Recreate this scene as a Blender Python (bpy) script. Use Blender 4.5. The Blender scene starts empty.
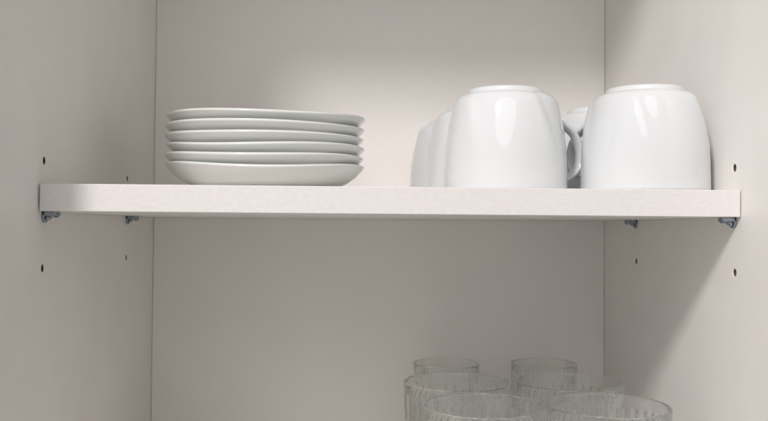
import bpy, bmesh, math, random
from mathutils import Matrix, Vector
random.seed(4)
S = bpy.context.scene
COL = S.collection
PI = math.pi

# ---------------------------------------------------------------- camera
# metres; z = 0 is the top of the shelf, y runs away from the camera
T = 0.016                                   # shelf thickness
CAMZ = -(T + 0.00857)
pi_, ya, ro = 0.02133, 0.03168, 0.00804     # pitch up, yaw right, roll
xr = Vector((math.cos(ya), -math.sin(ya), 0))
yr = Vector((math.sin(ya), math.cos(ya), 0))
y2 = yr * math.cos(pi_) + Vector((0, 0, math.sin(pi_)))
z2 = -yr * math.sin(pi_) + Vector((0, 0, math.cos(pi_)))
c_, s_ = math.cos(ro), math.sin(ro)
right, up = c_ * xr + s_ * z2, c_ * z2 - s_ * xr
M = Matrix.Identity(4)
for i in range(3):
    M[i][0], M[i][1], M[i][2] = right[i], up[i], -y2[i]
M[2][3] = CAMZ
cd = bpy.data.cameras.new('camera')
cam = bpy.data.objects.new('camera', cd); COL.objects.link(cam)
cam.matrix_world = M
cd.sensor_width = 36; cd.sensor_fit = 'HORIZONTAL'; cd.lens = 838.27 / 768 * 36
cd.clip_start = 0.01; cd.clip_end = 100
cd.dof.use_dof = True; cd.dof.focus_distance = 0.52; cd.dof.aperture_fstop = 18
S.camera = cam

# ---------------------------------------------------------------- light
w = bpy.data.worlds.new('World'); S.world = w; w.use_nodes = True
nt = w.node_tree; bg = nt.nodes['Background']
tc = nt.nodes.new('ShaderNodeTexCoord'); 
mr = nt.nodes.new('ShaderNodeMapRange'); mr.inputs[1].default_value = -1; mr.inputs[2].default_value = 1
cr = nt.nodes.new('ShaderNodeValToRGB')
cr.color_ramp.elements[0].color = (0.30, 0.294, 0.275, 1)
cr.color_ramp.elements[1].color = (0.85, 0.843, 0.815, 1)
e = cr.color_ramp.elements.new(0.68); e.color = (0.47, 0.464, 0.44, 1)
dt = nt.nodes.new('ShaderNodeVectorMath'); dt.operation = 'DOT_PRODUCT'      # the room is brighter to the upper left
dt.inputs[1].default_value = Vector((-0.65, -0.6, 0.5)).normalized()
nt.links.new(tc.outputs['Generated'], dt.inputs[0]); nt.links.new(dt.outputs['Value'], mr.inputs[0])
nt.links.new(mr.outputs[0], cr.inputs[0]); nt.links.new(cr.outputs[0], bg.inputs[0])
bg.inputs[1].default_value = 0.93

LAMP = Vector((-0.65, -0.81, 1.10)); LDIR = (LAMP - Vector((0.06, 0.60, 0.0))).normalized()
ld = bpy.data.lights.new('ceiling_lamp', 'AREA'); ld.shape = 'DISK'; ld.size = 0.29
ld.energy = 25; ld.color = (1.0, 0.925, 0.925)
lo = bpy.data.objects.new('ceiling_lamp', ld); COL.objects.link(lo)
lo.location = LAMP
lo.rotation_euler = LDIR.to_track_quat('Z', 'Y').to_euler()

ld2 = bpy.data.lights.new('fill_light', 'AREA'); ld2.shape = 'DISK'; ld2.size = 1.3       # added soft fill, lightens the shadows on the left
ld2.energy = 8.0; ld2.color = (1.0, 0.94, 0.925)
lo2 = bpy.data.objects.new('fill_light', ld2); COL.objects.link(lo2)
lo2.location = (-0.28, -1.05, 1.12)
lo2.rotation_euler = (Vector(lo2.location) - Vector((0.02, 0.62, 0.0))).to_track_quat('Z', 'Y').to_euler()

S.view_settings.view_transform = 'Standard'; S.view_settings.look = 'None'
S.view_settings.exposure = 0; S.view_settings.gamma = 1
S.cycles.use_denoising = True
S.cycles.max_bounces = 28; S.cycles.transmission_bounces = 24; S.cycles.transparent_max_bounces = 48; S.cycles.glossy_bounces = 6; S.cycles.diffuse_bounces = 6

# ---------------------------------------------------------------- materials
def new_mat(name):
    m = bpy.data.materials.new(name); m.use_nodes = True
    return m, m.node_tree, m.node_tree.nodes['Principled BSDF']

def surface(name, col, rough, var=0.02, scale=60, bump=0.0, bscale=900, coat=0.0, stretch=(1, 1, 1), spec=0.5):
    m, t, b = new_mat(name)
    tc = t.nodes.new('ShaderNodeTexCoord'); mp = t.nodes.new('ShaderNodeMapping')
    mp.inputs['Scale'].default_value = stretch
    t.links.new(tc.outputs['Object'], mp.inputs[0])
    n = t.nodes.new('ShaderNodeTexNoise'); n.inputs['Scale'].default_value = scale; n.inputs['Detail'].default_value = 5
    t.links.new(mp.outputs[0], n.inputs['Vector'])
    r = t.nodes.new('ShaderNodeValToRGB')
    r.color_ramp.elements[0].position = 0.3; r.color_ramp.elements[1].position = 0.7
    r.color_ramp.elements[0].color = tuple(c * (1 - var) for c in col) + (1,)
    r.color_ramp.elements[1].color = tuple(min(1, c * (1 + var)) for c in col) + (1,)
    t.links.new(n.outputs[0], r.inputs[0]); t.links.new(r.outputs[0], b.inputs['Base Color'])
    n3 = t.nodes.new('ShaderNodeTexNoise'); n3.inputs['Scale'].default_value = 7; n3.inputs['Detail'].default_value = 8     # faint handling marks in the sheen
    t.links.new(tc.outputs['Object'], n3.inputs['Vector'])
    m3 = t.nodes.new('ShaderNodeMapRange'); m3.inputs[1].default_value = 0.35; m3.inputs[2].default_value = 0.65
    m3.inputs[3].default_value = rough * 0.85; m3.inputs[4].default_value = rough * 1.2
    t.links.new(n3.outputs[0], m3.inputs[0]); t.links.new(m3.outputs[0], b.inputs['Roughness'])
    b.inputs['Specular IOR Level'].default_value = spec
    b.inputs['Coat Weight'].default_value = coat; b.inputs['Coat Roughness'].default_value = 0.04
    if bump:
        n2 = t.nodes.new('ShaderNodeTexNoise'); n2.inputs['Scale'].default_value = bscale; n2.inputs['Detail'].default_value = 3
        t.links.new(mp.outputs[0], n2.inputs['Vector'])
        bp = t.nodes.new('ShaderNodeBump'); bp.inputs['Strength'].default_value = bump; bp.inputs['Distance'].default_value = 0.0004
        t.links.new(n2.outputs[0], bp.inputs['Height']); t.links.new(bp.outputs[0], b.inputs['Normal'])
    return m

MELA = surface('white_melamine', (0.81, 0.792, 0.765), 0.40, 0.022, 25, 0.10, 1400)
BACKM = surface('white_backboard', (0.81, 0.792, 0.765), 0.5, 0.015, 18, 0.08, 1100)
EDGE = surface('white_edge_band', (0.675, 0.655, 0.643), 0.45, 0.04, 520, 0.18, 1600, stretch=(0.5, 1, 1))
PORC = surface('white_porcelain', (0.635, 0.66, 0.672), 0.05, 0.006, 40, 0.045, 75)
SAUC = surface('white_saucer_porcelain', (0.675, 0.695, 0.675), 0.10, 0.008, 40, 0.02, 90)
CORE = surface('raw_chipboard', (0.13, 0.085, 0.055), 0.9, 0.3, 900)

def zinc():
    m, t, b = new_mat('zinc_plated_steel')
    b.inputs['Metallic'].default_value = 1.0
    n = t.nodes.new('ShaderNodeTexNoise'); n.inputs['Scale'].default_value = 350
    r = t.nodes.new('ShaderNodeValToRGB')
    r.color_ramp.elements[0].color = (0.09, 0.11, 0.15, 1); r.color_ramp.elements[1].color = (0.52, 0.57, 0.64, 1)  # dark-to-pale mottle, the glints on the metal are put into its colour
    t.links.new(n.outputs[0], r.inputs[0]); t.links.new(r.outputs[0], b.inputs['Base Color'])
    b.inputs['Roughness'].default_value = 0.22
    return m
ZINC = zinc()

def glass():
    m, t, b = new_mat('clear_glass')
    b.inputs['Base Color'].default_value = (0.99, 1.0, 0.995, 1)
    n = t.nodes.new('ShaderNodeTexNoise'); n.inputs['Scale'].default_value = 120
    mr = t.nodes.new('ShaderNodeMapRange'); mr.inputs[3].default_value = 0.0; mr.inputs[4].default_value = 0.006
    t.links.new(n.outputs[0], mr.inputs[0]); t.links.new(mr.outputs[0], b.inputs['Roughness'])
    b.inputs['Transmission Weight'].default_value = 1.0
    b.inputs['IOR'].default_value = 1.45
    tr = t.nodes.new('ShaderNodeBsdfTransparent'); tr.inputs[0].default_value = (0.993, 1.0, 0.996, 1)
    mx = t.nodes.new('ShaderNodeMixShader'); mx.inputs[0].default_value = 0.75      # thin blown glass bends little of the light
    t.links.new(tr.outputs[0], mx.inputs[1]); t.links.new(b.outputs[0], mx.inputs[2])
    t.links.new(mx.outputs[0], t.nodes['Material Output'].inputs['Surface'])
    return m
GLASS = glass()

# ---------------------------------------------------------------- helpers
def obj(name, bm, mat, parent=None, smooth=False, bevel=0.0):
    bmesh.ops.recalc_face_normals(bm, faces=bm.faces)
    me = bpy.data.meshes.new(name); bm.to_mesh(me); bm.free()
    me.materials.append(mat)
    if smooth:
        for p in me.polygons: p.use_smooth = True
    o = bpy.data.objects.new(name, me); COL.objects.link(o)
    if parent: o.parent = parent
    if bevel:
        b = o.modifiers.new('bevel', 'BEVEL'); b.width = bevel; b.segments = 3; b.limit_method = 'ANGLE'
    return o

def thing(name, label, cat, loc=(0, 0, 0), rz=0, group=None):
    o = bpy.data.objects.new(name, None); COL.objects.link(o)
    o.empty_display_size = 0.02
    o.location = loc; o.rotation_euler = (0, 0, rz)
    o['label'] = label; o['category'] = cat
    if group: o['group'] = group
    return o

def dup(root, loc, rz, label):
    r = root.copy(); COL.objects.link(r); r.location = loc; r.rotation_euler = (0, 0, rz); r['label'] = label
    for ch in list(root.children):
        c = ch.copy(); COL.objects.link(c); c.parent = r
        for g in ch.children:
            d = g.copy(); COL.objects.link(d); d.parent = c
    return r

def add_box(bm, a, b):
    v = [bm.verts.new((x, y, z)) for x in (a[0], b[0]) for y in (a[1], b[1]) for z in (a[2], b[2])]
    for f in ((0, 1, 3, 2), (4, 6, 7, 5), (0, 4, 5, 1), (2, 3, 7, 6), (0, 2, 6, 4), (1, 5, 7, 3)):
        bm.faces.new([v[i] for i in f])

def box(a, b):
    bm = bmesh.new(); add_box(bm, a, b); return bm

def add_rings(bm, rings, closed=True):
    """skin a list of rings (lists of points); closed joins last ring to the first"""
    R = [[bm.verts.new(p) for p in ring] for ring in rings]
    n = len(R[0]); m = len(R)
    for i in range(m if closed else m - 1):
        a, b = R[i], R[(i + 1) % m]
        for j in range(n):
            bm.faces.new((a[j], a[(j + 1) % n], b[(j + 1) % n], b[j]))
    if not closed:
        bm.faces.new(R[0]); bm.faces.new(R[-1])

def spline(pts, n):
    """Catmull-Rom through the points"""
    P = [Vector(p) for p in pts]; out = []
    for i in range(len(P) - 1):
        p0 = P[max(i - 1, 0)]; p1 = P[i]; p2 = P[i + 1]; p3 = P[min(i + 2, len(P) - 1)]
        for k in range(n):
            t = k / n
            out.append(0.5 * ((2 * p1) + (-p0 + p2) * t + (2 * p0 - 5 * p1 + 4 * p2 - p3) * t * t + (-p0 + 3 * p1 - 3 * p2 + p3) * t ** 3))
    out.append(P[-1]); return out

def add_cyl(bm, p, axis, r, L, n=20):
    axis = Vector(axis).normalized(); u = axis.orthogonal().normalized(); v = axis.cross(u)
    p = Vector(p)
    add_rings(bm, [[p + axis * d + (u * math.cos(2 * PI * k / n) + v * math.sin(2 * PI * k / n)) * r for k in range(n)] for d in (0, L)], False)

# ---------------------------------------------------------------- the cupboard
XL, XR = -0.18671, 0.23032
DF, DS, DB = 0.425, 0.4957, 0.7746      # carcass front, shelf front, back board
ZB, ZT = -0.2305, 0.317                  # inside floor, inside ceiling
H1, H2 = 0.5052, 0.6859                 # the two columns of drilled holes
ZP = CAMZ + 0.00665
TH = 0.016

cab = thing('kitchen_cabinet', 'open white melamine kitchen cupboard with drilled side walls around the shelf', 'cabinet', (0, 0, 0))

def side_panel(x, sgn):
    """sgn = +1: panel whose inner face looks to +x (left wall). drilled blind holes in the inner face"""
    bm = bmesh.new()
    hr, hs, depth, N = 0.0024, 0.005, 0.010, 24
    ys = sorted({DF, DB + 0.0016} | {h + d for h in (H1, H2) for d in (-hs, hs)})
    zs = sorted({ZB - TH, ZT + TH} | {ZP + k * 0.032 + d for k in (-1, 0, 1) for d in (-hs, hs)})
    cache = {}
    def V(y, z):
        k = (round(y, 6), round(z, 6))
        if k not in cache: cache[k] = bm.verts.new((x, y, z))
        return cache[k]
    xo = x - sgn * TH
    for i in range(len(ys) - 1):
        for j in range(len(zs) - 1):
            y0, y1, z0, z1 = ys[i], ys[i + 1], zs[j], zs[j + 1]
            hole = abs(y1 - y0 - 2 * hs) < 1e-6 and abs(z1 - z0 - 2 * hs) < 1e-6
            if not hole:
                bm.faces.new((V(y0, z0), V(y1, z0), V(y1, z1), V(y0, z1))); continue
            cy, cz = (y0 + y1) / 2, (z0 + z1) / 2
            rings = []
            for (rr, xx, sq) in ((hs, x, True), (hr + 0.0003, x, False), (hr, x - sgn * 0.0004, False), (hr, x - sgn * depth, False)):
                ring = []
                for k in range(N):
                    a = 2 * PI * (k + 0.0) / N + PI / 4
                    ca, sa = math.cos(a), math.sin(a)
                    if sq:
                        m = max(abs(ca), abs(sa)); ca, sa = ca / m, sa / m
                    ring.append(bm.verts.new((xx, cy + ca * rr, cz + sa * rr)))
                rings.append(ring)
            for q in range(3):
                for k in range(N):
                    f = bm.faces.new((rings[q][k], rings[q][(k + 1) % N], rings[q + 1][(k + 1) % N], rings[q + 1][k]))
                    if q == 2: f.material_index = 1
            f = bm.faces.new(rings[3]); f.material_index = 1
    # the other five faces
    y0, y1, z0, z1 = DF, DB + 0.0016, ZB - TH, ZT + TH
    p = lambda X, y, z: bm.verts.new((X, y, z))
    for quad in (((xo, y0, z0), (xo, y1, z0), (xo, y1, z1), (xo, y0, z1)), ((x, y0, z0), (xo, y0, z0), (xo, y0, z1), (x, y0, z1)),
                 ((x, y1, z0), (xo, y1, z0), (xo, y1, z1), (x, y1, z1)), ((x, y0, z0), (x, y1, z0), (xo, y1, z0), (xo, y0, z0)),
                 ((x, y0, z1), (x, y1, z1), (xo, y1, z1), (xo, y0, z1))):
        bm.faces.new([p(*q) for q in quad])
    bmesh.ops.remove_doubles(bm, verts=bm.verts, dist=1e-6)
    o = obj('side_panel', bm, MELA, cab); o.data.materials.append(CORE)
    return o
side_panel(XL, 1); side_panel(XR, -1)
bm = box((XL + 0.0004, DB, ZB), (XR - 0.0004, DB + 0.0014, ZT))
add_box(bm, (XL - TH, DB + 0.0017, ZB - TH), (XR + TH, DB + 0.013, ZT + TH))
obj('back_panel', bm, BACKM, cab)
obj('top_panel', box((XL + 0.0002, DF, ZT), (XR - 0.0002, DB + 0.0016, ZT + TH - 0.0005)), MELA, cab)
obj('bottom_panel', box((XL + 0.0002, DF, ZB - TH + 0.0005), (XR - 0.0002, DB + 0.0016, ZB)), MELA, cab)

# ---------------------------------------------------------------- the shelf on its pins
sh = thing('shelf', 'white cupboard shelf with speckled front edge carrying saucers and cups', 'shelf', ((XL + XR) / 2, DS, -T))
hw = (XR - XL) / 2
obj('board', box((-hw + 0.0011, 0.0010, 0), (hw - 0.0008, DB - DS - 0.001, T)), MELA, sh)
obj('edge_band', box((-hw + 0.0010, 0, -0.0001), (hw - 0.0007, 0.00095, T + 0.0001)), EDGE, sh, bevel=0.0004)

def pin(x, y, sgn, label):
    t = thing('shelf_pin', label, 'shelf pin', (x, y, ZP), 0 if sgn > 0 else PI, 'metal shelf pins under the shelf')
    bm = bmesh.new()
    add_cyl(bm, (-0.009, 0, -0.0004), (1, 0, 0), 0.0021, 0.0102)
    obj('peg', bm, ZINC, t, True).data.polygons[0].use_smooth = False
    top = -T - ZP - 0.0003
    # flat tongue with rounded end under the board
    bm = bmesh.new()
    outl = [(0.0012, -0.0036), (0.0078, -0.0036)] + [(0.0078 + 0.0018 * math.sin(a), -0.0036 * math.cos(a)) for a in [PI * k / 10 for k in range(1, 10)]] + [(0.0078, 0.0036), (0.0012, 0.0036)]
    add_rings(bm, [[(px, py, z) for px, py in outl] for z in (top - 0.0025, top)], False)
    obj('tongue', bm, ZINC, t, bevel=0.0003)
    # flange lying on the wall, round at its foot
    bm = bmesh.new()
    outl = [(0.0036, top - 0.0018), (-0.0036, top - 0.0018)] + [(-0.0036 * math.cos(a), top - 0.0034 - 0.0030 * math.sin(a)) for a in [PI * k / 12 for k in range(13)]]
    add_rings(bm, [[(X, py, z) for py, z in outl] for X in (0.0002, 0.0018)], False)
    obj('flange', bm, ZINC, t, bevel=0.0003)
    # gusset between tongue and flange
    bm = bmesh.new()
    add_rings(bm, [[(0.0019, yy, top - 0.0026), (0.0050, yy, top - 0.0026), (0.0046, yy, top - 0.0036), (0.0034, yy, top - 0.0047), (0.0019, yy, top - 0.0052)] for yy in (-0.0022, 0.0022)], False)
    obj('gusset', bm, ZINC, t, bevel=0.0004)
    bm = bmesh.new()
    add_cyl(bm, (0.0075, 0, top - 0.0024), (0, 0, -1), 0.0015, 0.0012)
    obj('knob', bm, ZINC, t, bevel=0.0005)
    return t
pin(XL, H1, 1, 'metal shelf pin under the left front corner of the shelf')
pin(XL, H2, 1, 'small metal shelf pin on the left cupboard wall, farther back under the shelf')
pin(XR, H1, -1, 'shiny metal shelf pin under the right front corner of the shelf')
pin(XR, H2, -1, 'metal shelf pin on the right cupboard wall, farther back in the shadow')

# ---------------------------------------------------------------- saucers
def saucer_mesh(seed):
    rnd = random.Random(seed)
    N = 144; R = 0.0725
    k2 = rnd.uniform(0.75, 1.25); ph = rnd.uniform(-0.12, 0.12)
    prof = [(0.0, 0.0024), (0.020, 0.0023), (0.0405, 0.0020), (0.0420, 0.0004), (0.0432, 0.0), (0.0446, 0.0003), (0.0462, 0.0022),
            (0.0490, 0.0033), (0.0545, 0.0050), (0.0605, 0.0073), (0.0665, 0.0112), (0.0700, 0.0147), (0.0717, 0.0165), (0.0723, 0.0171), (0.0726, 0.0177),
            (0.0724, 0.0184), (0.0717, 0.0188), (0.0707, 0.0188), (0.0692, 0.0179), (0.0655, 0.0148), (0.0600, 0.0117), (0.0545, 0.0095), (0.0480, 0.0080), (0.0440, 0.0073), (0.0360, 0.0064), (0.0245, 0.0060), (0.0215, 0.0050), (0.010, 0.0048), (0.0, 0.0048)]
    rings = []
    for r, z in prof[1:-1]:
        ring = []
        for j in range(N):
            a = 2 * PI * j / N + ph
            wgt = max(0, (r - 0.046) / (R - 0.046)) ** 1.3
            # soft wave: lifted on the left, a little on the right
            da = (a - math.radians(208) + PI) % (2 * PI) - PI
            lift = 0.0012 * math.exp(-(da / math.radians(44)) ** 2)
            lift += (0.0015 * math.cos(2 * a) + 0.0005 * math.cos(3 * a + 1 + seed)) * k2
            rr = r * (1 + wgt * (0.010 * math.cos(4 * a + 0.3) + 0.004 * math.cos(3 * a + seed)))
            ring.append((rr * math.cos(2 * PI * j / N), rr * math.sin(2 * PI * j / N), z + lift * wgt))
        rings.append(ring)
    bm = bmesh.new()
    add_rings(bm, rings, False)
    return bm
SX, SY = -0.0685, 0.627
slab = ['white saucer at the bottom of the stack, resting on the shelf', 'white saucer second from the bottom of the stack', 'white saucer third from the bottom of the stack, above the middle',
        'white saucer fourth from the bottom of the stack', 'white saucer lying just under the topmost one of the stack', 'topmost white saucer of the stack']
slab[2] = 'white saucer third from the bottom of the stack'
for k in range(6):
    o = obj('saucer', saucer_mesh(k), SAUC, None, True)
    o.location = (SX + [0, -0.0006, 0.0004, -0.0005, 0.0001, 0.0004][k], SY + random.uniform(-0.001, 0.001), 0.0003 + 0.0072 * k)
    o['label'] = slab[k]; o['category'] = 'saucer'; o['group'] = 'white saucers stacked on the shelf'

# ---------------------------------------------------------------- cups, upside down on the shelf
def cup_body(phase=0.0):
    N = 180
    out = [(0.0388, 0.0004), (0.0400, 0.0000), (0.0408, 0.0006), (0.0410, 0.0020), (0.0409, 0.010), (0.0406, 0.020), (0.0402, 0.030), (0.0389, 0.040), (0.0379, 0.0455), (0.0368, 0.0505), (0.0356, 0.0550),
           (0.0345, 0.0588), (0.0327, 0.0615), (0.0305, 0.0632), (0.0283, 0.0638), (0.0262, 0.0639), (0.0255, 0.0642), (0.0252, 0.0655), (0.0250, 0.0668), (0.0244, 0.0675), (0.0232, 0.0675), (0.0224, 0.0668), (0.0218, 0.0648), (0.0200, 0.0645), (0.0100, 0.0645)]
    inn = [(0.0100, 0.0610), (0.0240, 0.0604), (0.0290, 0.0590), (0.0318, 0.0545), (0.0338, 0.047), (0.0358, 0.039), (0.0370, 0.029), (0.0377, 0.018), (0.0381, 0.008), (0.0384, 0.0018)]
    rings = []
    for r, z in out + inn:
        m = max(0, min(1, (z - 0.012) / 0.030)) * max(0, min(1, (0.0645 - z) / 0.006))
        m = m * m * (3 - 2 * m)
        ring = []
        for j in range(N):
            a = 2 * PI * j / N
            tw = a + phase + 9.0 * (z - 0.045)                # the ridges lean as they climb
            q = (5 * tw / (2 * PI)) % 1               # each swell rises slowly and drops off at a soft crease
            wv = (q / 0.84) ** 1.6 if q < 0.84 else 0.5 + 0.5 * math.cos(PI * (q - 0.84) / 0.16)
            rr = r * (1 + m * (0.044 * wv - 0.022))
            ring.append((rr * math.cos(a), rr * math.sin(a), z))
        rings.append(ring)
    bm = bmesh.new(); add_rings(bm, rings, False); return bm

def cup_handle():
    path = spline([(0.0345, 0, 0.0500), (0.0435, 0, 0.0462), (0.0515, 0, 0.0402), (0.0556, 0, 0.0310), (0.0556, 0, 0.0210), (0.0512, 0, 0.0135), (0.0445, 0, 0.0095), (0.0385, 0, 0.0085)], 7)
    n = len(path); rings = []
    for i, p in enumerate(path):
        t = (path[min(i + 1, n - 1)] - path[max(i - 1, 0)]).normalized()
        nn = Vector((-t.z, 0, t.x)); b = Vector((0, 1, 0))
        f = i / (n - 1); end = 1 + 0.45 * (abs(2 * f - 1) ** 4)
        a_, b_ = 0.0021 * end, 0.0048 * end
        rings.append([p + nn * a_ * math.cos(2 * PI * k / 20) + b * b_ * math.sin(2 * PI * k / 20) for k in range(20)])
    bm = bmesh.new(); add_rings(bm, rings, False); return bm

cup = thing('coffee_cup', 'upside down white cup in the front row with handle pointing towards the rightmost cup', 'cup', (0.0979, 0.5555, 0.0002), math.radians(15), 'white cups turned upside down on the shelf')
body = obj('body', cup_body(math.radians(-7)), PORC, cup, True)
h = obj('handle', cup_handle(), PORC, cup, True)
c2 = dup(cup, (0.1880, 0.5440, 0.0002), math.radians(133), 'rightmost upside down white cup, in the front row against the cupboard wall')
tmp = obj('body', cup_body(math.radians(91)), PORC, None, True)
for ch in c2.children:
    if ch.name.startswith('body'): ch.data = tmp.data
bpy.data.objects.remove(tmp)
dup(cup, (0.0935, 0.6390, 0.0002), math.radians(35), 'white cup mostly hidden directly behind the left front cup')
dup(cup, (0.0862, 0.7230, 0.0002), math.radians(20), 'white cup farthest back, its left edge showing nearest the saucers')
dup(cup, (0.1868, 0.6405, 0.0002), math.radians(60), 'white cup glimpsed through the gap between the two front cups')

# ---------------------------------------------------------------- fluted glasses on the cupboard floor
def tumbler():
    H = 0.091; NF = 36; Q = 6; N = NF * Q
    Ro, wall = 0.0405, 0.0015
    out = []
    zs = [0.0, 0.0008, 0.003, 0.008, 0.02, 0.035, 0.05, 0.062, 0.070] + [0.0735 + 0.0009 * k for k in range(12)] + [0.0850, 0.088, 0.0900]
    for z in zs:
        r = Ro - 0.0045 * (1 - z / H)
        if z < 0.003: r -= 0.0022 * (1 - z / 0.003)
        ring = []
        for j in range(N):
            a = 2 * PI * j / N
            t = ((j / Q) % 1) * 2 - 1
            top = 0.0825 - 0.0042 * t * t
            m = max(0, min(1, (top - z) / 0.0016)) * max(0, min(1, (z - 0.002) / 0.006))
            m = m * m * (3 - 2 * m)
            rr = r - m * 0.0012 * (1 - t * t)         # scooped flutes with sharp ridges between them
            ring.append((rr * math.cos(a), rr * math.sin(a), z))
        out.append(ring)
    def circ(r, z): return [(r * math.cos(2 * PI * j / N), r * math.sin(2 * PI * j / N), z) for j in range(N)]
    rings = [circ(0.006, 0.0012), circ(0.024, 0.0010), circ(0.030, 0.0001)] + out
    e = 0.5 * wall
    for k in range(1, 6):
        a = PI * k / 6
        rings.append(circ(Ro - e + e * math.cos(a), 0.0900 + e * math.sin(a)))
    for z in (0.0895, 0.08, 0.06, 0.04, 0.02, 0.013):
        rings.append(circ(Ro - wall - 0.0003 - 0.0045 * (1 - z / H) - (0.0008 if z < 0.05 else 0), z))
    rings += [circ(0.0310, 0.0095), circ(0.025, 0.0080), circ(0.006, 0.0076)]
    bm = bmesh.new(); add_rings(bm, rings, False); return bm
gl = obj('drinking_glass', tumbler(), GLASS, None, True)
ZG = ZB + 0.0002
gs = [(0.0838, 0.5500, 'clear fluted drinking glass in the front row, on the left of that pair'),
      (0.1663, 0.5510, 'clear fluted drinking glass nearest the sunlit right cupboard wall, in the front row'),
      (0.0765, 0.6350, 'clear fluted drinking glass in the middle row, leftmost rim in the photo'),
      (0.1630, 0.6370, 'clear fluted drinking glass in the middle row, its rim crossing the cupboard corner'),
      (0.0785, 0.7300, 'smaller drinking glass in the rear row, its faint rim behind the leftmost glass'),
      (0.1640, 0.7300, 'smaller drinking glass in the rear row, its faint rim close to the corner seam')]
gs[1] = (gs[1][0], gs[1][1], 'clear fluted drinking glass in the front row nearest the right cupboard wall')
for i, (x, y, lab) in enumerate(gs):
    o = gl if i == 0 else gl.copy()
    if i: COL.objects.link(o)
    o.location = (x, y, ZG); o.rotation_euler = (0, 0, random.uniform(0, 1))
    if i > 3: o.scale = (0.71, 0.71, 0.985)             # the rear pair is of a slightly smaller size
    o['label'] = lab; o['category'] = 'glass'; o['group'] = 'fluted drinking glasses below the shelf'
